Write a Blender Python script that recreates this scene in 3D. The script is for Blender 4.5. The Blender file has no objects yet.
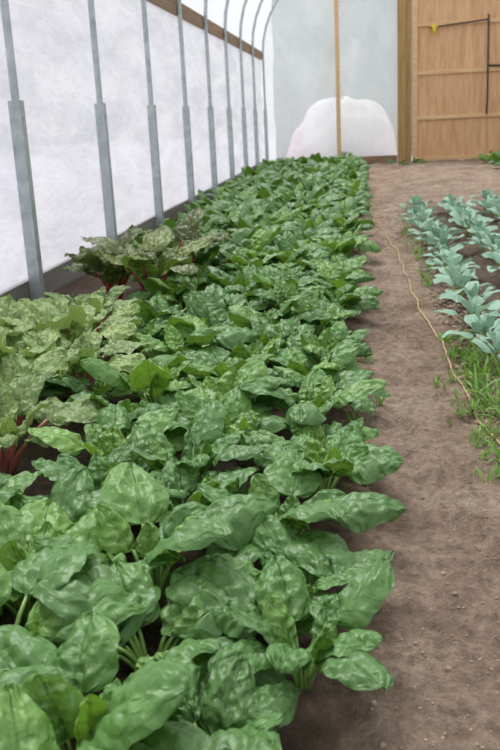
import bpy, math, random
import numpy as np
from mathutils import Vector, Matrix, noise
random.seed(7); R=random.Random(11)
scene=bpy.context.scene
scene.view_settings.view_transform='Standard'
scene.view_settings.look='None'
COL=scene.collection

# ---------------------------------------------------------------- materials
class NT:
    def __init__(s,name):
        s.m=bpy.data.materials.new(name); s.m.use_nodes=True
        s.n=s.m.node_tree.nodes; s.l=s.m.node_tree.links; s.n.clear()
        s.out=s.n.new('ShaderNodeOutputMaterial')
    def add(s,t,ins=None,**kw):
        x=s.n.new('ShaderNode'+t)
        for k,v in kw.items(): setattr(x,k,v)
        if ins:
            for k,v in ins.items():
                if isinstance(v,bpy.types.NodeSocket): s.l.new(v,x.inputs[k])
                else: x.inputs[k].default_value=v
        return x
    def math(s,op,a,b=0.0,c=0.0,clamp=False):
        x=s.add('Math',operation=op,use_clamp=clamp)
        for i,v in enumerate((a,b,c)):
            if isinstance(v,bpy.types.NodeSocket): s.l.new(v,x.inputs[i])
            else: x.inputs[i].default_value=v
        return x.outputs[0]
    def mix(s,f,a,b,bt='MIX'):
        x=s.add('MixRGB',{'Fac':f,'Color1':a,'Color2':b},blend_type=bt); return x.outputs[0]
    def ramp(s,f,stops):
        x=s.add('ValToRGB',{'Fac':f}); cr=x.color_ramp
        while len(cr.elements)<len(stops): cr.elements.new(0.5)
        for e,(p,c) in zip(cr.elements,stops):
            e.position=p; e.color=(c[0],c[1],c[2],1)
        return x.outputs['Color']
    def noise(s,vec,scale,detail=4,rough=.55,dist=0.0):
        return s.add('TexNoise',{'Vector':vec,'Scale':scale,'Detail':detail,'Roughness':rough,'Distortion':dist}).outputs['Fac']
def C(r,g,b): 
    f=lambda v:(v/255/12.92) if v/255<=.04045 else ((v/255+.055)/1.055)**2.4
    return (f(r),f(g),f(b),1)

def leaf_mat(name,dark,mid,light,vein,back,nv=7,veinmix=.55,rough=.4,bump=.6,savoy=14,transl=.22,bd=.008,vb=.25):
    t=NT(name)
    uv=t.add('UVMap').outputs['UV']
    sp=t.add('SeparateXYZ',{'Vector':uv}); 
    c=t.math('ABSOLUTE',t.math('MULTIPLY_ADD',sp.outputs[0],2.0,-1.0))
    obj=t.add('NewGeometry').outputs['Position']
    oi=t.add('ObjectInfo').outputs['Random']
    tint=t.add('Attribute',attribute_name='tint').outputs['Fac']
    offv=t.add('CombineXYZ',{'X':t.math('MULTIPLY',tint,37.0),'Y':t.math('MULTIPLY',tint,91.0),'Z':t.math('MULTIPLY',oi,30.0)}).outputs[0]
    uvo=t.add('VectorMath',{0:uv,1:offv},operation='ADD').outputs[0]
    nz=t.noise(uvo,4,3)
    q=t.math('SUBTRACT',sp.outputs[1],t.math('MULTIPLY',t.math('POWER',c,1.3),.28))
    q=t.math('ADD',q,t.math('MULTIPLY',t.math('SUBTRACT',nz,.5),.22))
    fr=t.math('FRACT',t.math('MULTIPLY',q,float(nv)))
    d=t.math('ABSOLUTE',t.math('SUBTRACT',fr,.5))
    side=t.math('SUBTRACT',1.0,t.math('DIVIDE',d,.05),clamp=True)
    side=t.math('MULTIPLY',side,t.math('SUBTRACT',1.0,t.math('MULTIPLY',c,.9),clamp=True))
    mid_=t.math('SUBTRACT',1.0,t.math('DIVIDE',c,t.math('MULTIPLY_ADD',sp.outputs[1],-.05,.08)),clamp=True)
    vm=t.math('MAXIMUM',t.math('MULTIPLY',side,.6),mid_)
    wuv=t.add('VectorMath',{0:uvo,1:t.add('TexNoise',{'Vector':uvo,'Scale':5.0,'Detail':2.0}).outputs['Color']},operation='ADD').outputs[0]
    wuv=t.mix(.86,wuv,uvo)
    vs=t.add('TexVoronoi',{'Vector':wuv,'Scale':float(savoy)},feature='SMOOTH_F1').outputs['Distance']
    vor=t.add('TexVoronoi',{'Vector':wuv,'Scale':float(savoy)},feature='DISTANCE_TO_EDGE').outputs['Distance']
    net=t.math('SUBTRACT',1.0,t.math('MULTIPLY',vor,12.0),clamp=True)
    f=t.math('ADD',tint,t.math('MULTIPLY',t.math('SUBTRACT',oi,.5),.5))
    n2=t.noise(obj,9,3)
    f=t.math('ADD',f,t.math('MULTIPLY',t.math('SUBTRACT',n2,.5),.4),clamp=True)
    base=t.ramp(f,[(0,dark),(.5,mid),(1,light)])
    base=t.mix(t.math('MULTIPLY',net,.08),base,vein)
    base=t.mix(t.math('MULTIPLY',vm,veinmix),base,vein)
    bf=t.add('NewGeometry').outputs['Backfacing']
    base=t.mix(t.math('MULTIPLY',bf,.6),base,back)
    h=t.math('MULTIPLY',t.math('POWER',t.math('MULTIPLY',d,2.0),.6),vb)
    h=t.math('SUBTRACT',h,t.math('MULTIPLY',vs,1.5))
    h=t.math('SUBTRACT',h,t.math('MULTIPLY',mid_,.5))
    b=t.add('Bump',{'Height':h,'Strength':bump,'Distance':bd})
    p=t.add('BsdfPrincipled',{'Base Color':base,'Roughness':rough,'Normal':b.outputs[0]})
    p.inputs['Specular IOR Level'].default_value=.5
    tr=t.add('BsdfTranslucent',{'Color':t.mix(.6,base,(light[0],light[1],light[2],1)),'Normal':b.outputs[0]})
    mx=t.add('MixShader',{0:transl,1:p.outputs[0],2:tr.outputs[0]})
    t.l.new(mx.outputs[0],t.out.inputs[0]); return t.m

def simple_mat(name,c1,c2,scale=10,rough=.6,metal=0.0,bump=.2,stretch=(1,1,1),coord='Object',dist=.003):
    t=NT(name)
    v=t.add('TexCoord').outputs[coord]
    v=t.add('Mapping',{'Vector':v,'Scale':stretch}).outputs[0]
    n=t.noise(v,scale,6,.6,.6)
    col=t.ramp(n,[(.3,c1),(.7,c2)])
    b=t.add('Bump',{'Height':n,'Strength':bump,'Distance':dist})
    p=t.add('BsdfPrincipled',{'Base Color':col,'Roughness':rough,'Metallic':metal,'Normal':b.outputs[0]})
    t.l.new(p.outputs[0],t.out.inputs[0]); return t.m

spin=leaf_mat('spinach_leaf',C(26,70,26),C(56,108,42),C(150,194,66),C(140,180,110),C(112,152,88),nv=5,veinmix=.35,rough=.4,savoy=7,bump=.9,transl=.2,bd=.008)
chard=leaf_mat('chard_leaf',C(82,124,52),C(124,164,80),C(176,204,108),C(214,160,136),C(150,170,115),nv=7,veinmix=.6,rough=.42,savoy=9,bump=1.0)
chard_r=leaf_mat('red_chard_leaf',C(46,72,36),C(78,112,50),C(126,158,62),C(150,50,58),C(105,110,66),nv=7,veinmix=.75,rough=.38,savoy=9,bump=1.0,transl=.18)
kale=leaf_mat('kale_leaf',C(92,134,112),C(124,166,142),C(165,200,170),C(200,220,190),C(150,184,160),nv=6,veinmix=.5,rough=.5,savoy=14,bump=.3,bd=.004)
weedm=leaf_mat('weed_leaf',C(80,125,40),C(110,160,55),C(150,190,80),C(150,190,90),C(120,160,80),nv=5,veinmix=.3,rough=.5,bump=.1)
def stem_mat(name,c1,c2):
    return simple_mat(name,c1,c2,8,.4,0,.1)
st_green=stem_mat('petiole_green',C(115,150,75),C(145,175,100))
st_red=stem_mat('petiole_red',C(135,22,45),C(175,45,65))
st_pink=stem_mat('petiole_pink',C(185,90,95),C(175,140,110))
wood_grey=simple_mat('weathered_board',C(105,102,98),C(140,135,128),4,.8,0,.4,(1,.2,6))
wood_hip=simple_mat('hip_board_wood',C(120,92,70),C(160,132,104),4,.75,0,.3,(1,.15,8))
wood_post=simple_mat('fir_lumber',C(145,112,64),C(190,156,100),5,.6,0,.2,(8,8,.3))
wood_ply=simple_mat('plywood',C(196,148,104),C(228,188,142),3,.55,0,.15,(5,1,.6))
wood_bat=simple_mat('batten_wood',C(208,168,122),C(234,200,154),4,.6,0,.2,(.5,1,8))
steel=simple_mat('galvanized_steel',C(160,170,173),C(198,206,208),14,.4,.4,.1)
darkm=simple_mat('dark_metal',C(50,48,46),C(80,76,70),10,.5,.6,.1)
yellow=simple_mat('yellow_plastic',C(215,190,30),C(235,210,50),5,.4,0,.05)
cord=simple_mat('jute_cord',C(165,140,105),C(195,170,130),60,.9,0,.4)

def soil_mat(name,ca,cb,cc,dark):
    t=NT(name)
    v=t.add('TexCoord').outputs['Object']
    n1=t.noise(v,2.6,6,.68,.3); n2=t.noise(v,30,8,.75); n3=t.noise(v,120,4,.7)
    sx=t.add('SeparateXYZ',{'Vector':v})
    col=t.ramp(n1,[(.34,ca),(.5,cb),(.66,cc)])
    col=t.mix(.7,col,t.ramp(n2,[(.34,(.22,.21,.2)),(.5,(.52,.52,.52)),(.66,(.82,.81,.8))]),'OVERLAY')
    vor=t.add('TexVoronoi',{'Vector':v,'Scale':70.0}).outputs['Distance']
    peb=t.math('LESS_THAN',vor,.16)
    pebm=t.math('MULTIPLY',peb,t.math('GREATER_THAN',n3,.52))
    col=t.mix(t.math('MULTIPLY',pebm,.5),col,C(215,200,182))
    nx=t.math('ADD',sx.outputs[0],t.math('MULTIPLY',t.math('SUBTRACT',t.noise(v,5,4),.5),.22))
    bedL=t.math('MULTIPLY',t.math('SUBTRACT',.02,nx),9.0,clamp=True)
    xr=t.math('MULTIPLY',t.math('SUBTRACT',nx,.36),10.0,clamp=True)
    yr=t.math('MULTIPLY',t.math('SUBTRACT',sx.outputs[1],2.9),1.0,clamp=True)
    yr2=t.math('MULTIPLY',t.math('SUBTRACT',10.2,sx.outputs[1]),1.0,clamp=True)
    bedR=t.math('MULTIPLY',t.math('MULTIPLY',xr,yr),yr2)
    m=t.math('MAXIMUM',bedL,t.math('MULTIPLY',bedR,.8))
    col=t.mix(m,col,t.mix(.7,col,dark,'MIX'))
    hh=t.math('ADD',t.math('MULTIPLY',n2,1.0),t.math('MULTIPLY',n3,.5))
    b=t.add('Bump',{'Height':hh,'Strength':1.0,'Distance':.04})
    p=t.add('BsdfPrincipled',{'Base Color':col,'Roughness':.95,'Normal':b.outputs[0]})
    p.inputs['Specular IOR Level'].default_value=.15
    t.l.new(p.outputs[0],t.out.inputs[0]); return t.m
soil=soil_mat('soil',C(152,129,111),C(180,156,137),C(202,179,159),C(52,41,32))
clodm=simple_mat('soil_clod',C(132,111,94),C(180,158,137),30,.95,0,.5)

def film_mat(name,transp,ca,cb,folds=(1,1,1)):
    t=NT(name)
    v=t.add('TexCoord').outputs['Object']
    vm=t.add('Mapping',{'Vector':v,'Scale':folds}).outputs[0]
    n=t.noise(vm,1.6,6,.62,.5)
    n2=t.noise(vm,9,5,.6,1.0)
    col=t.ramp(t.math('ADD',t.math('MULTIPLY',n,.7),t.math('MULTIPLY',n2,.3)),[(.38,ca),(.58,cb)])
    b=t.add('Bump',{'Height':n2,'Strength':.35,'Distance':.03})
    df=t.add('BsdfDiffuse',{'Color':col,'Normal':b.outputs[0]})
    tl=t.add('BsdfTranslucent',{'Color':col,'Normal':b.outputs[0]})
    tp=t.add('BsdfTransparent',{'Color':(.97,.975,.98,1)})
    gl=t.add('BsdfGlossy',{'Roughness':.25,'Color':(1,1,1,1),'Normal':b.outputs[0]})
    a=t.add('MixShader',{0:.65,1:df.outputs[0],2:tl.outputs[0]})
    a2=t.add('MixShader',{0:.05,1:a.outputs[0],2:gl.outputs[0]})
    m=t.add('MixShader',{0:transp,1:a2.outputs[0],2:tp.outputs[0]})
    t.l.new(m.outputs[0],t.out.inputs[0]); return t.m
film=film_mat('side_film',.32,C(188,188,194),C(220,220,224),(1,.6,2.2))
film_end=film_mat('end_film',.38,C(210,217,218),C(228,233,234),(.6,1,.4))
film_roof=film_mat('roof_film',.8,C(225,228,230),C(245,246,248))
snow=simple_mat('snow',C(180,177,184),C(200,198,204),2,.7,0,.3)
treem=simple_mat('distant_foliage',C(148,156,150),C(178,184,179),.8,.9,0,.3)
def mound_mat():
    t=NT('white_plastic_cover'); v=t.add('TexCoord').outputs['Object']
    s=t.add('SeparateXYZ',{'Vector':v})
    k=t.math('ADD',t.math('MULTIPLY',t.math('ADD',s.outputs[0],1.1),1.2),t.math('MULTIPLY',t.noise(v,2.5,4),.8),clamp=True)
    col=t.ramp(k,[(.3,C(242,218,226)),(.7,C(252,250,252))])
    df=t.add('BsdfDiffuse',{'Color':col}); tl=t.add('BsdfTranslucent',{'Color':col})
    m=t.add('MixShader',{0:.4,1:df.outputs[0],2:tl.outputs[0]}); t.l.new(m.outputs[0],t.out.inputs[0]); return t.m
moundm=mound_mat()

# ---------------------------------------------------------------- helpers
def mkobj(name,verts,faces,mats,midx=None,smooth=True,uvs=None,tint=None,parent=None,link=True):
    me=bpy.data.meshes.new(name)
    me.from_pydata([tuple(v) for v in verts],[],faces)
    for m in mats: me.materials.append(m)
    if midx is not None: me.polygons.foreach_set('material_index',midx)
    if smooth: me.polygons.foreach_set('use_smooth',[True]*len(faces))
    if uvs is not None:
        ul=me.uv_layers.new(name='UVMap'); li=np.zeros(len(me.loops),dtype=np.int32)
        me.loops.foreach_get('vertex_index',li)
        ul.data.foreach_set('uv',np.asarray(uvs,dtype=np.float32)[li].ravel())
    if tint is not None:
        at=me.attributes.new('tint','FLOAT','POINT'); at.data.foreach_set('value',np.asarray(tint,dtype=np.float32))
    me.update()
    if not link: return me
    o=bpy.data.objects.new(name,me); COL.objects.link(o)
    if parent: o.parent=parent
    return o
def empty(name):
    e=bpy.data.objects.new(name,None); COL.objects.link(e); e.empty_display_size=.1; return e
class MB:
    def __init__(s): s.v=[];s.f=[];s.mi=[];s.uv=[];s.t=[]
    def box(s,x0,x1,y0,y1,z0,z1,mi=0,bev=0):
        b=len(s.v)
        s.v+=[(x0,y0,z0),(x1,y0,z0),(x1,y1,z0),(x0,y1,z0),(x0,y0,z1),(x1,y0,z1),(x1,y1,z1),(x0,y1,z1)]
        for f in ((0,3,2,1),(4,5,6,7),(0,1,5,4),(1,2,6,5),(2,3,7,6),(3,0,4,7)):
            s.f.append(tuple(b+i for i in f)); s.mi.append(mi)
    def tube(s,pts,rad,n=8,mi=0,tint=.5,sx=1.0,ref=Vector((0,1,0))):
        b=len(s.v); pts=[Vector(p) for p in pts]; m=len(pts)
        for i,p in enumerate(pts):
            d=(pts[min(i+1,m-1)]-pts[max(i-1,0)]).normalized()
            a=d.cross(ref)
            if a.length<1e-3: a=d.cross(Vector((1,0,0)))
            a.normalize(); c=a.cross(d).normalized()
            r=rad[i] if isinstance(rad,(list,tuple)) else rad
            for k in range(n):
                th=2*math.pi*k/n
                s.v.append(tuple(p+a*math.cos(th)*r*sx+c*math.sin(th)*r)); s.uv.append((.5,.3)); s.t.append(tint)
        for i in range(m-1):
            for k in range(n):
                k2=(k+1)%n
                s.f.append((b+i*n+k,b+i*n+k2,b+(i+1)*n+k2,b+(i+1)*n+k)); s.mi.append(mi)
        s.f.append(tuple(b+k for k in range(n))[::-1]); s.mi.append(mi)
        s.f.append(tuple(b+(m-1)*n+k for k in range(n))); s.mi.append(mi)

def ell(t,p): 
    u=2*t**p-1; return math.sqrt(max(0,1-abs(u)**2.15))
def shp_spinach(t): return ell(t,.70)
def shp_chard(t): return ell(t,.82)
def shp_oval(t): return ell(t,1.05)
def shp_grass(t): return max(0,math.sin(math.pi*(.15+.85*t)))**.5*(1-t*.4)

def leaf(mb,base,az,L,W,pet,elev,bend,shape,rnd,nu=8,nv=14,fold=.15,curl=.35,blister=.006,wave=.01,roll=0,tint=.5,mblade=0,mpet=1,pr=.0035,pw=1.3,ns=38,vein=.35):
    rad=Vector((math.cos(az),math.sin(az),0)); tan=Vector((-math.sin(az),math.cos(az),0)); up=Vector((0,0,1))
    tot=pet+L
    p=Vector(base); pts=[p.copy()]; npet=5
    def ang(s): return elev-bend*(s**pw)
    for i in range(npet):
        s=(i+.5)/npet*pet/tot; a=ang(s)
        p=p+(rad*math.cos(a)+up*math.sin(a))*(pet/npet); pts.append(p.copy())
    if pet>0: 
        mb.tube(pts,[pr*(1.3-.5*i/npet) for i in range(npet+1)],6,mpet,tint,ref=tan)
    b=len(mb.v); ph=rnd.random()*6.28; ph2=rnd.random()*6.28; off=Vector((rnd.random()*50,rnd.random()*50,0))
    bendside=rnd.uniform(-.25,.25); tp=0; asym=rnd.uniform(-.12,.12)
    for i in range(nv+1):
        tt=i/nv; t=(.6*(.5-.5*math.cos(math.pi*tt))+.4*tt)
        s=(pet+L*t)/tot; a=ang(s)
        if i>0: 
            a2=ang((pet+L*(t+tp)*.5)/tot); p=p+(rad*math.cos(a2)+up*math.sin(a2)+tan*bendside*t)*(L*(t-tp))
        tp=t
        n=rad*(-math.sin(a))+up*math.cos(a)
        rr=roll*(.3+.7*t); sd=tan*math.cos(rr)+n*math.sin(rr); nn=n*math.cos(rr)-tan*math.sin(rr)
        hw0=W*.5*max(shape(t),.03)
        for j in range(nu+1):
            c=-1+2*j/nu; ac=abs(c); hw=hw0*(1+(asym if c>0 else -asym))
            hw*=1+.07*math.sin(t*8+ph+(1.5 if c>0 else 0))
            q=(t-.28*ac**1.3)*5+.25*noise.noise(off+Vector((t*3,c,0)))
            z=fold*ac*hw-curl*ac*ac*hw
            edge=1-ac**4
            if blister>0:
                z+=vein*blister*(abs(math.sin(math.pi*q+ph*.1))**.6*(.4+.6*math.sin(math.pi*min(1,ac*1.15)))-.5)*edge
                z+=blister*2.6*(abs(noise.noise(Vector((c*hw*ns,t*L*ns,0))+off))-.2)*(1-.4*ac)
                z-=blister*.8*math.exp(-(c*4)**2)
            z+=wave*ac*ac*(math.sin(t*9+ph+(2.0 if c>0 else 0))+.35*math.sin(t*19+ph2+(1. if c>0 else 0)))
            q_=p+sd*(c*hw*(1-.15*ac*curl))+nn*z
            mb.v.append(tuple(q_)); mb.uv.append((j/nu,t)); mb.t.append(tint)
    for i in range(nv):
        for j in range(nu):
            a0=b+i*(nu+1)+j
            mb.f.append((a0,a0+1,a0+nu+2,a0+nu+1)); mb.mi.append(mblade)

def spinach_mesh(k,hi):
    rnd=random.Random(100+k); mb=MB()
    n=rnd.randint(12,15); light=rnd.random(); up_=rnd.random()
    for i in range(n):
        f=i/(n-1)
        az=i*2.39996+rnd.uniform(-.35,.35)
        L=(.085+.08*min(1,f*1.6))*rnd.uniform(.75,1.22); W=L*rnd.uniform(.7,.9)
        pet=(.07+.065*f)*rnd.uniform(.8,1.2)
        elev=math.radians(88-20*f+rnd.uniform(-8,8)); bend=math.radians(30+(75+35*up_)*f**.7+rnd.uniform(-22,24))
        leaf(mb,(math.cos(az)*.012,math.sin(az)*.012,-.01),az,L,W,pet,elev,bend,shp_spinach,rnd,
             nu=20 if hi else 6,nv=26 if hi else 9,fold=rnd.uniform(.05,.35),curl=rnd.uniform(.35,.95),
             blister=.0078 if hi else .006,wave=rnd.uniform(.002,.008),roll=rnd.uniform(-.5,.5),
             tint=min(1,max(0,.2+.5*(1-f)**2+rnd.uniform(-.2,.26)+.24*light)),pr=.004,pw=1.35)
    return mkobj('spinach_%d'%k,mb.v,mb.f,[spin,st_green],mb.mi,True,mb.uv,mb.t,link=False)
def chard_mesh(k,red,tall=1.0):
    rnd=random.Random(300+k); mb=MB(); n=rnd.randint(11,14)+(2 if red else 0)
    for i in range(n):
        f=i/(n-1); az=i*2.39996+rnd.uniform(-.3,.3)
        hv=rnd.uniform(.7,1.1) if red else 1
        L=(.13+.08*f)*rnd.uniform(.85,1.15)*(tall**.5); W=L*rnd.uniform(.58,.74); pet=(.10+.09*f)*rnd.uniform(.9,1.2)*tall*hv
        leaf(mb,(math.cos(az)*.015,math.sin(az)*.015,-.01),az,L,W,pet,math.radians(88-(14 if tall>1.2 else 26)*f+rnd.uniform(-6,6)),
             math.radians(30+(68 if red else 75)*f**.8+rnd.uniform(-10,15)),shp_chard,rnd,nu=18,nv=28,fold=.15,curl=.3,
             blister=.010,wave=.013,roll=rnd.uniform(-.4,.4),tint=rnd.uniform(.1,.95),pr=.0075,pw=1.7,ns=42,vein=.5)
    return mkobj('chard_%d'%k,mb.v,mb.f,[chard_r if red else chard,st_red if red else st_pink],mb.mi,True,mb.uv,mb.t,link=False)
def kale_mesh(k):
    rnd=random.Random(500+k); mb=MB(); n=rnd.randint(8,10)
    mb.tube([(0,0,-.02),(0.003,0,.05),(0,.003,.08)],[.006,.005,.004],6,1)
    for i in range(n):
        f=i/(n-1); az=i*2.39996+rnd.uniform(-.3,.3)
        L=(.07+.06*f)*rnd.uniform(.9,1.15); W=L*rnd.uniform(.55,.68)
        leaf(mb,(0,0,.075-.055*f),az,L,W,.03+.04*f,math.radians(80-32*f+rnd.uniform(-8,8)),
             math.radians(20+50*f+rnd.uniform(-10,15)),shp_oval,rnd,nu=8,nv=12,fold=.35,curl=.15,
             blister=.002,wave=.005,roll=rnd.uniform(-.4,.4),tint=rnd.uniform(.1,.9),pr=.003)
    return mkobj('kale_%d'%k,mb.v,mb.f,[kale,st_green],mb.mi,True,mb.uv,mb.t,link=False)
def sprig(mb,x,y,z,rnd,h=.1,n=6,wr=.12):
    for i in range(n):
        az=rnd.random()*6.28; L=h*rnd.uniform(.6,1.3)
        leaf(mb,(x+rnd.uniform(-.01,.01),y+rnd.uniform(-.01,.01),z),az,L,L*wr,L*.25,math.radians(rnd.uniform(50,88)),
             math.radians(rnd.uniform(10,80)),shp_grass,rnd,nu=2,nv=6,fold=.3,curl=0,blister=0,wave=0,tint=rnd.random(),pr=.0012)

# ---------------------------------------------------------------- ground
XL,XR,Y0,Y1=-1.85,4.55,-2.0,18.25
rf=random.Random(77)
prints=[(rf.uniform(.1,.34),1.3+i*.37+rf.uniform(-.1,.1),rf.uniform(-.3,.3)) for i in range(30)]
def gz(x,y):
    z=.018*noise.noise(Vector((x*1.3,y*1.0,3)))+.024*noise.noise(Vector((x*5,y*5,7)))
    z+=.016*abs(noise.noise(Vector((x*14,y*14,1))))+.008*noise.noise(Vector((x*40,y*40,1)))
    if x<.1: z+=.03*min(1,(.1-x)*4)
    if x>.4: z+=.02*min(1,(x-.4)*6)+ (.018*noise.noise(Vector((x*11,y*11,5))) if 2.8<y<11 else 0)
    if 0<x<.45:
        for (px,py,pa) in prints:
            if abs(y-py)<.2:
                dx=x-px-(y-py)*pa; r=(dx/.05)**2+((y-py)/.13)**2
                if r<2: z-=.020*math.exp(-r*r*1.2)-.010*math.exp(-((r-1.3)**2)*6)
    return z
xs=np.concatenate([np.linspace(XL-.02,0,50,endpoint=False),np.linspace(0,1.2,130,endpoint=False),np.linspace(1.2,XR+.02,50)])
ys=np.concatenate([np.linspace(Y0,1,30,endpoint=False),np.linspace(1,5,440,endpoint=False),np.linspace(5,Y1+.02,300)])
V=[(x,y,gz(x,y)) for y in ys for x in xs]; nx=len(xs)
F=[(j*nx+i,j*nx+i+1,(j+1)*nx+i+1,(j+1)*nx+i) for j in range(len(ys)-1) for i in range(nx-1)]
mkobj('floor',V,F,[soil])
g=MB(); g.box(-40,40,-30,60,-.3,-.12)
mkobj('snowy_field',g.v,g.f,[snow],smooth=False)
V=[];F=[];nn_=60
for i in range(nn_+1):
    x=-2.3+16*i/nn_; h=5.4+.9*noise.noise(Vector((x*.5,0,0)))+.5*noise.noise(Vector((x*1.9,3,0)))
    for j in range(15):
        z=-.11+(h+.11)*j/14; V.append((x,25+.7*noise.noise(Vector((x*1.3,z*1.3,5)))+.3*noise.noise(Vector((x*4,z*4,5)))+.1*z,z))
for i in range(nn_):
    for j in range(14):
        a=i*15+j; F.append((a,a+15,a+16,a+1))
mkobj('distant_hedge',V,F,[treem])
cl=MB(); rc=random.Random(5)
def clod(x,y,r):
    b=len(cl.v); z=gz(x,y)+r*.25
    ph=rc.random()*9
    rings=[(-.7,.7),(0,1),(.65,.72)]
    for h,w in rings:
        for k in range(7):
            a=6.283*k/7+ph; rr=r*w*(1+.35*noise.noise(Vector((k*1.7,h*3,ph*9))))
            cl.v.append((x+math.cos(a)*rr,y+math.sin(a)*rr,z+h*r*.7))
    cl.v.append((x,y,z+r*.8*.9))
    for i in range(2):
        for k in range(7):
            k2=(k+1)%7; cl.f.append((b+i*7+k,b+i*7+k2,b+(i+1)*7+k2,b+(i+1)*7+k))
    for k in range(7): cl.f.append((b+14+k,b+14+(k+1)%7,b+21))
for i in range(6000):
    y=1.0+rc.random()**1.6*12; x=rc.uniform(.0,1.6) if y>2 else rc.uniform(0,.6)
    dense = x>.38
    if not dense and rc.random()<.5: continue
    clod(x,y,rc.uniform(.0012,.004)*(1.9 if rc.random()<(.4 if dense else .06) else 1))
for i in range(1200):
    clod(rc.uniform(.36,.52),rc.uniform(2.0,9),rc.uniform(.004,.014))
mkobj('soil_clods',cl.v,cl.f,[clodm])

# ---------------------------------------------------------------- greenhouse shell
ZH=2.15; A=3.2; B=2.2; XC=XL+A
def prof(n=22,off=0.0,z0=.1):
    p=[(XL-off,z0),(XL-off,ZH)]
    for i in range(1,n):
        th=math.pi*i/n; p.append((XC-(A+off)*math.cos(th),ZH+(B+off)*math.sin(th)))
    p+=[(XR+off,ZH),(XR+off,z0)]; return p
hp=[3.25-1.65*3+1.65*i for i in range(13)]
hp=[y for y in hp if y<Y1-.6]+[Y1-.07]
for y in hp:
    mb=MB()
    pr_=[(XL+.0,.9)]+prof(28,0,.9)[1:-1]+[(XR,.9)]
    mb.tube([(x,y,z) for x,z in pr_],.023,10,0,ref=Vector((0,1,0)))
    for sx in (XL,XR):
        mb.box(sx-.033,sx+.033,y-.033,y+.033,-.1,1.15)
        mb.box(sx-.039,sx+.039,y-.012,y+.012,1.05,1.07)
    mkobj('greenhouse_hoop',mb.v,mb.f,[steel],smooth=False)
mb=MB(); mb.tube([(XC,Y0,ZH+B-.05),(XC,Y1,ZH+B-.05)],.02,8,ref=Vector((0,0,1)))
mkobj('ridge_purlin',mb.v,mb.f,[steel])
def wallfilm(name,x):
    ny=160;nz=24;V=[];F=[]
    for i in range(ny+1):
        y=Y0+(Y1-Y0)*i/ny
        for j in range(nz+1):
            z=.1+(ZH-.1)*j/nz
            w=.02*math.sin(z*9+1.3*math.sin(y*1.1))*math.sin(math.pi*j/nz)+.012*noise.noise(Vector((y*2.5,z*4,2)))
            V.append((x+(-.045-abs(w) if x<0 else .045+abs(w)),y,z))
    for i in range(ny):
        for j in range(nz):
            a=i*(nz+1)+j; F.append((a,a+1,a+nz+2,a+nz+1))
    mkobj(name,V,F,[film])
wallfilm('wall_left',XL); wallfilm('wall_right',XR)
pp=prof(30,.035,ZH)[1:-1]; V=[];F=[]
for y in (Y0,Y1):
    V+=[(x,y,z) for x,z in pp]
n=len(pp); F=[(i,i+1,n+i+1,n+i) for i in range(n-1)]
mkobj('ceiling',V,F,[film_roof])
DX0,DX1,DZ=.98,2.78,3.2
def endwall(name,y,door):
    V=[];F=[]
    def arch(x):
        c=(XC-x)/(A+.0); c=max(-1,min(1,c)); return ZH+B*math.sqrt(max(0,1-c*c))
    xs=[XL+ (XR-XL)*i/80 for i in range(81)]
    if door: xs=sorted(set(xs+[DX0-.28,DX1+.1]))
    for x0,x1 in zip(xs[:-1],xs[1:]):
        zb=.12
        if door and x0>=DX0-.281 and x1<=DX1+.101: zb=DZ
        b=len(V); V+=[(x0,y,zb),(x1,y,zb),(x1,y,arch(x1)),(x0,y,arch(x0))]; F.append((b,b+1,b+2,b+3))
    mkobj(name,V,F,[film_end],smooth=False)
endwall('wall_back',Y1,True); endwall('wall_front',Y0,False)
mb=MB(); mb.box(XL-.075,XL-.035,Y0,Y1,-.08,.17); mkobj('baseboard_left',mb.v,mb.f,[wood_grey],smooth=False)
mb=MB(); mb.box(XR+.035,XR+.075,Y0,Y1,-.08,.17); mkobj('baseboard_right',mb.v,mb.f,[wood_grey],smooth=False)
mb=MB(); mb.box(XL-.07,XL-.03,Y0,Y1,ZH-.09,ZH+.06)
mkobj('trim_1',mb.v,mb.f,[wood_hip],smooth=False)
mb=MB(); mb.box(XR+.03,XR+.07,Y0,Y1,ZH-.09,ZH+.06)
mkobj('trim_2',mb.v,mb.f,[wood_hip],smooth=False)
mb=MB(); mb.box(XL,DX0-.29,Y1-.03,Y1+.03,-.05,.16); mb.box(DX1+.1,XR,Y1-.03,Y1+.03,-.05,.16)
mkobj('baseboard_back',mb.v,mb.f,[wood_hip],smooth=False)
mb=MB(); mb.box(-.47,-.39,Y1-.1,Y1-.02,-.05,4.15)
mkobj('wall_stud',mb.v,mb.f,[wood_bat],smooth=False)
mb=MB()
mb.box(DX0-.28,DX0-.13,Y1-.12,Y1+.06,-.05,DZ+.15); mb.box(DX0-.13,DX0-.02,Y1-.08,Y1+.06,-.05,DZ+.15)
mb.box(DX1+.01,DX1+.14,Y1-.1,Y1+.06,-.05,DZ+.15); mb.box(DX0-.28,DX1+.14,Y1-.11,Y1+.06,DZ,DZ+.16)
mkobj('door_frame',mb.v,mb.f,[wood_post],smooth=False)
door=empty('door_1')
mb=MB(); mb.box(DX0,DX1,Y1-.02,Y1+.0,.02,DZ-.01); mkobj('panel',mb.v,mb.f,[wood_ply],smooth=False,parent=door)
mb=MB()
for z in (.03,.8,1.62,2.48,DZ-.1): mb.box(DX0+.09,DX1-.09,Y1-.065,Y1-.02,z,z+.07)
mb.box(DX0,DX0+.09,Y1-.065,Y1-.02,.02,DZ-.01); mb.box(DX1-.09,DX1,Y1-.065,Y1-.02,.02,DZ-.01)
mkobj('battens',mb.v,mb.f,[wood_bat],smooth=False,parent=door)
mb=MB()
mb.tube([(2.36,Y1-.09,2.62),(2.36,Y1-.1,2.5),(2.37,Y1-.1,1.2),(2.36,Y1-.1,.85)],.017,8)
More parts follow.
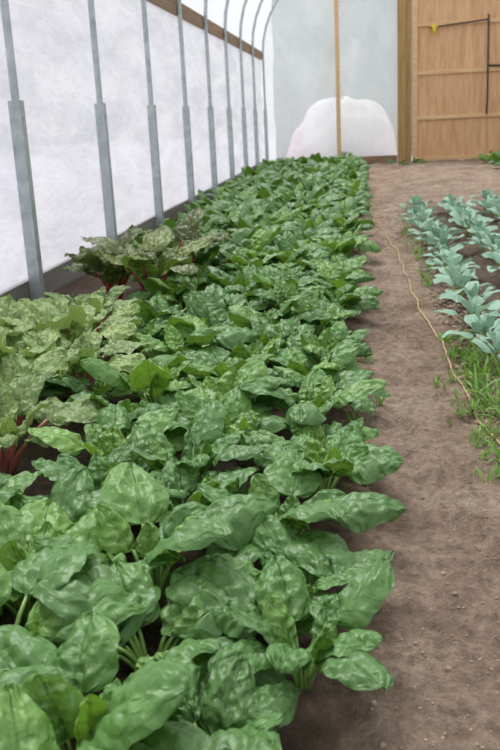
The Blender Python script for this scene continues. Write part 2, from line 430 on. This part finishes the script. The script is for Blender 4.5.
mb.tube([(1.3,Y1-.09,2.44),(1.6,Y1-.1,2.47),(2.36,Y1-.1,2.53)],.012,8)
mb.tube([(2.36,Y1-.1,1.72),(2.72,Y1-.09,1.70)],.02,8)
mkobj('latch_rod',mb.v,mb.f,[darkm],parent=door)
mb=MB(); mb.tube([(1.36,Y1-.1,2.5),(1.37,Y1-.11,2.4),(1.4,Y1-.11,2.33)],[.03,.035,.02],8)
mb.tube([(1.30,Y1-.1,2.47),(1.45,Y1-.11,2.45)],.02,8)
mkobj('latch_handle',mb.v,mb.f,[yellow],parent=door)

V=[];F=[];nu_=60;nv_=24
for j in range(nv_+1):
    ph=math.pi/2*j/nv_
    for i in range(nu_):
        a=6.283*i/nu_; r=1+.12*noise.noise(Vector((math.cos(a)*1.5,math.sin(a)*1.5,ph*2)))+.05*noise.noise(Vector((math.cos(a)*5,math.sin(a)*5,ph*4)))
        V.append((-.35+1.15*math.cos(a)*math.cos(ph)**.7*r,Y1+.95+.8*math.sin(a)*math.cos(ph)**.7*r,-.12+1.34*math.sin(ph)*r))
for j in range(nv_):
    for i in range(nu_):
        F.append((j*nu_+i,j*nu_+(i+1)%nu_,(j+1)*nu_+(i+1)%nu_,(j+1)*nu_+i))
mkobj('plastic_covered_mound',V,F,[moundm])

# ---------------------------------------------------------------- crops
SH=[spinach_mesh(k,True) for k in range(9)]
SL=[spinach_mesh(k,False) for k in range(20,27)]
row=empty('spinach_bed'); rs=random.Random(21); cnt=0
def place(me,name,par,x,y,sc,rnd,tilt=.12,zs=1.0):
    o=bpy.data.objects.new(name,me); COL.objects.link(o); o.parent=par
    o.location=(x,y,gz(x,y)); o.scale=(sc,sc,sc*rnd.uniform(.9,1.12)*zs)
    o.rotation_euler=(rnd.uniform(-tilt,tilt),rnd.uniform(-tilt,tilt),rnd.random()*6.283)
    return o
lanes=[-.15,-.42,-.69,-.96,-1.23,-1.48]
for li,x0 in enumerate(lanes):
    y=.66+rs.random()*.2
    while y<17.6:
        x=x0+rs.uniform(-.05,.05)
        if li==0: 
            if y<1.0: x-=.02
            elif y<1.3: x-=.07
            elif y<2: x-=.01
        skip=False
        if x<-1.15 and 2.0<y<5.0: skip=True
        if -1.15<=x<-.93 and 2.1<y<3.5: skip=True
        if x<-1.4 and y<6.2: skip=True
        if not skip:
            sc=rs.uniform(.8,1.2)*(1.05 if y<2.3 else 1.0 if y<7 else 1.08)
            if li==0: sc*=.9
            place(rs.choice(SH if y<6 else SL),'spinach_plant',row,x,y,sc,rs,zs=.97 if y<2.3 else 1.0 if y<6 else 1.15,tilt=.2 if li else .1); cnt+=1
        y+=rs.uniform(.21,.30)
ch=empty('swiss_chard_bed')
CM=[chard_mesh(k,False) for k in range(3)]; CR=chard_mesh(7,True,1.75); CR2=chard_mesh(8,True,1.45)
for (x,y,s) in [(-1.05,2.35,.9),(-1.15,2.7,1.05),(-1.3,3.0,1.1),(-1.05,3.05,.95),(-1.45,3.35,1.1),(-1.2,3.4,1.05),(-1.5,2.7,.9),(-1.5,3.75,.9),(-1.22,3.8,.9),(-1.3,4.1,.85)]:
    place(rs.choice(CM),'chard_plant',ch,x,y,s,rs)
rc_=empty('red_chard_bed')
place(CR,'red_chard_plant',rc_,-1.10,4.6,1.0,rs,.03); place(CR2,'red_chard_plant',rc_,-1.35,4.75,1.0,rs,.05)
place(CR2,'red_chard_plant',rc_,-1.08,5.25,1.15,rs,.05)
kb=empty('kale_seedling_bed'); KM=[kale_mesh(k) for k in range(5)]
rk=random.Random(9)
for x0,ya,yb in ((.50,3.4,8.9),(.84,5.0,8.9),(1.18,6.5,8.9)):
    y=ya
    while y<yb:
        place(rk.choice(KM),'kale_seedling',kb,x0+rk.uniform(-.03,.03),y,rk.uniform(.95,1.25),rk); y+=rk.uniform(.25,.34)
fg=empty('salad_green_bed')
for i in range(30):
    place(rk.choice(SL),'salad_green_plant',fg,rk.uniform(2.15,3.3),rk.uniform(14.0,17.2),rk.uniform(.9,1.2),rk)
for i in range(9):
    place(rk.choice(SL),'salad_green_plant',fg,rk.uniform(.4,2.4),rk.uniform(17.2,17.9),rk.uniform(.3,.5),rk)
wd=MB(); rw=random.Random(4)
for i in range(220):
    x=.41+rw.gauss(0,.05); y=rw.uniform(2.3,4.0); sprig(wd,x,y,gz(x,y),rw,rw.uniform(.015,.045),5,.2)
for i in range(46):
    x=.47+rw.gauss(0,.045); y=rw.uniform(2.4,3.6); sprig(wd,x,y,gz(x,y),rw,rw.uniform(.05,.10),7,.11)
for i in range(22):
    x=.39+rw.gauss(0,.03); y=rw.uniform(5.0,7.8); sprig(wd,x,y,gz(x,y),rw,rw.uniform(.03,.09),6,.14)
for i in range(14):
    x=.0+rw.gauss(0,.03); y=rw.uniform(2.2,3.8); sprig(wd,x,y,gz(x,y),rw,rw.uniform(.03,.06),7,.14)
mkobj('weed_sprouts',wd.v,wd.f,[weedm,st_green],wd.mi,True,wd.uv,wd.t)
P=[(.47,1.6),(.41,2.4),(.37,3.1),(.345,3.6),(.33,4.1),(.27,4.7),(.28,5.4),(.24,6.6),(.17,8),(.10,9.5),(.08,12),(.06,15),(.05,17.5)]
mb=MB(); pts=[]
for (a,b) in zip(P[:-1],P[1:]):
    for k in range(12):
        t=k/12; x=a[0]+(b[0]-a[0])*t; y=a[1]+(b[1]-a[1])*t
        x+=.03*noise.noise(Vector((y*2.2,3,1))); pts.append((x,y,gz(x,y)+.008))
mb.tube(pts,.004,6,ref=Vector((0,0,1)))
mkobj('garden_twine',mb.v,mb.f,[cord])

# ---------------------------------------------------------------- light
w=bpy.data.worlds.new('World'); scene.world=w; w.use_nodes=True
nt=w.node_tree; bg=nt.nodes['Background']; bg.inputs[0].default_value=(.96,.97,1,1); bg.inputs[1].default_value=1.04
sl=bpy.data.lights.new('overcast_sun','SUN'); sl.energy=3.9; sl.angle=math.radians(35); sl.color=(1,.99,.97)
so=bpy.data.objects.new('overcast_sun',sl); COL.objects.link(so); so.rotation_euler=(math.radians(-24),math.radians(-16),0); so.location=(0,5,8)

# ---------------------------------------------------------------- camera
cd=bpy.data.cameras.new('camera'); cam=bpy.data.objects.new('camera',cd); COL.objects.link(cam)
cd.sensor_fit='VERTICAL'; cd.sensor_height=24; cd.lens=28.8; cd.clip_start=.05
cam.matrix_world=Matrix.Translation((0,0,1))@Matrix.Rotation(math.radians(7.55),4,'Z')@Matrix.Rotation(math.radians(90-15.94),4,'X')@Matrix.Rotation(math.radians(-2.9),4,'Z')
cd.dof.use_dof=True; cd.dof.focus_distance=2.6; cd.dof.aperture_fstop=4.5
scene.camera=cam
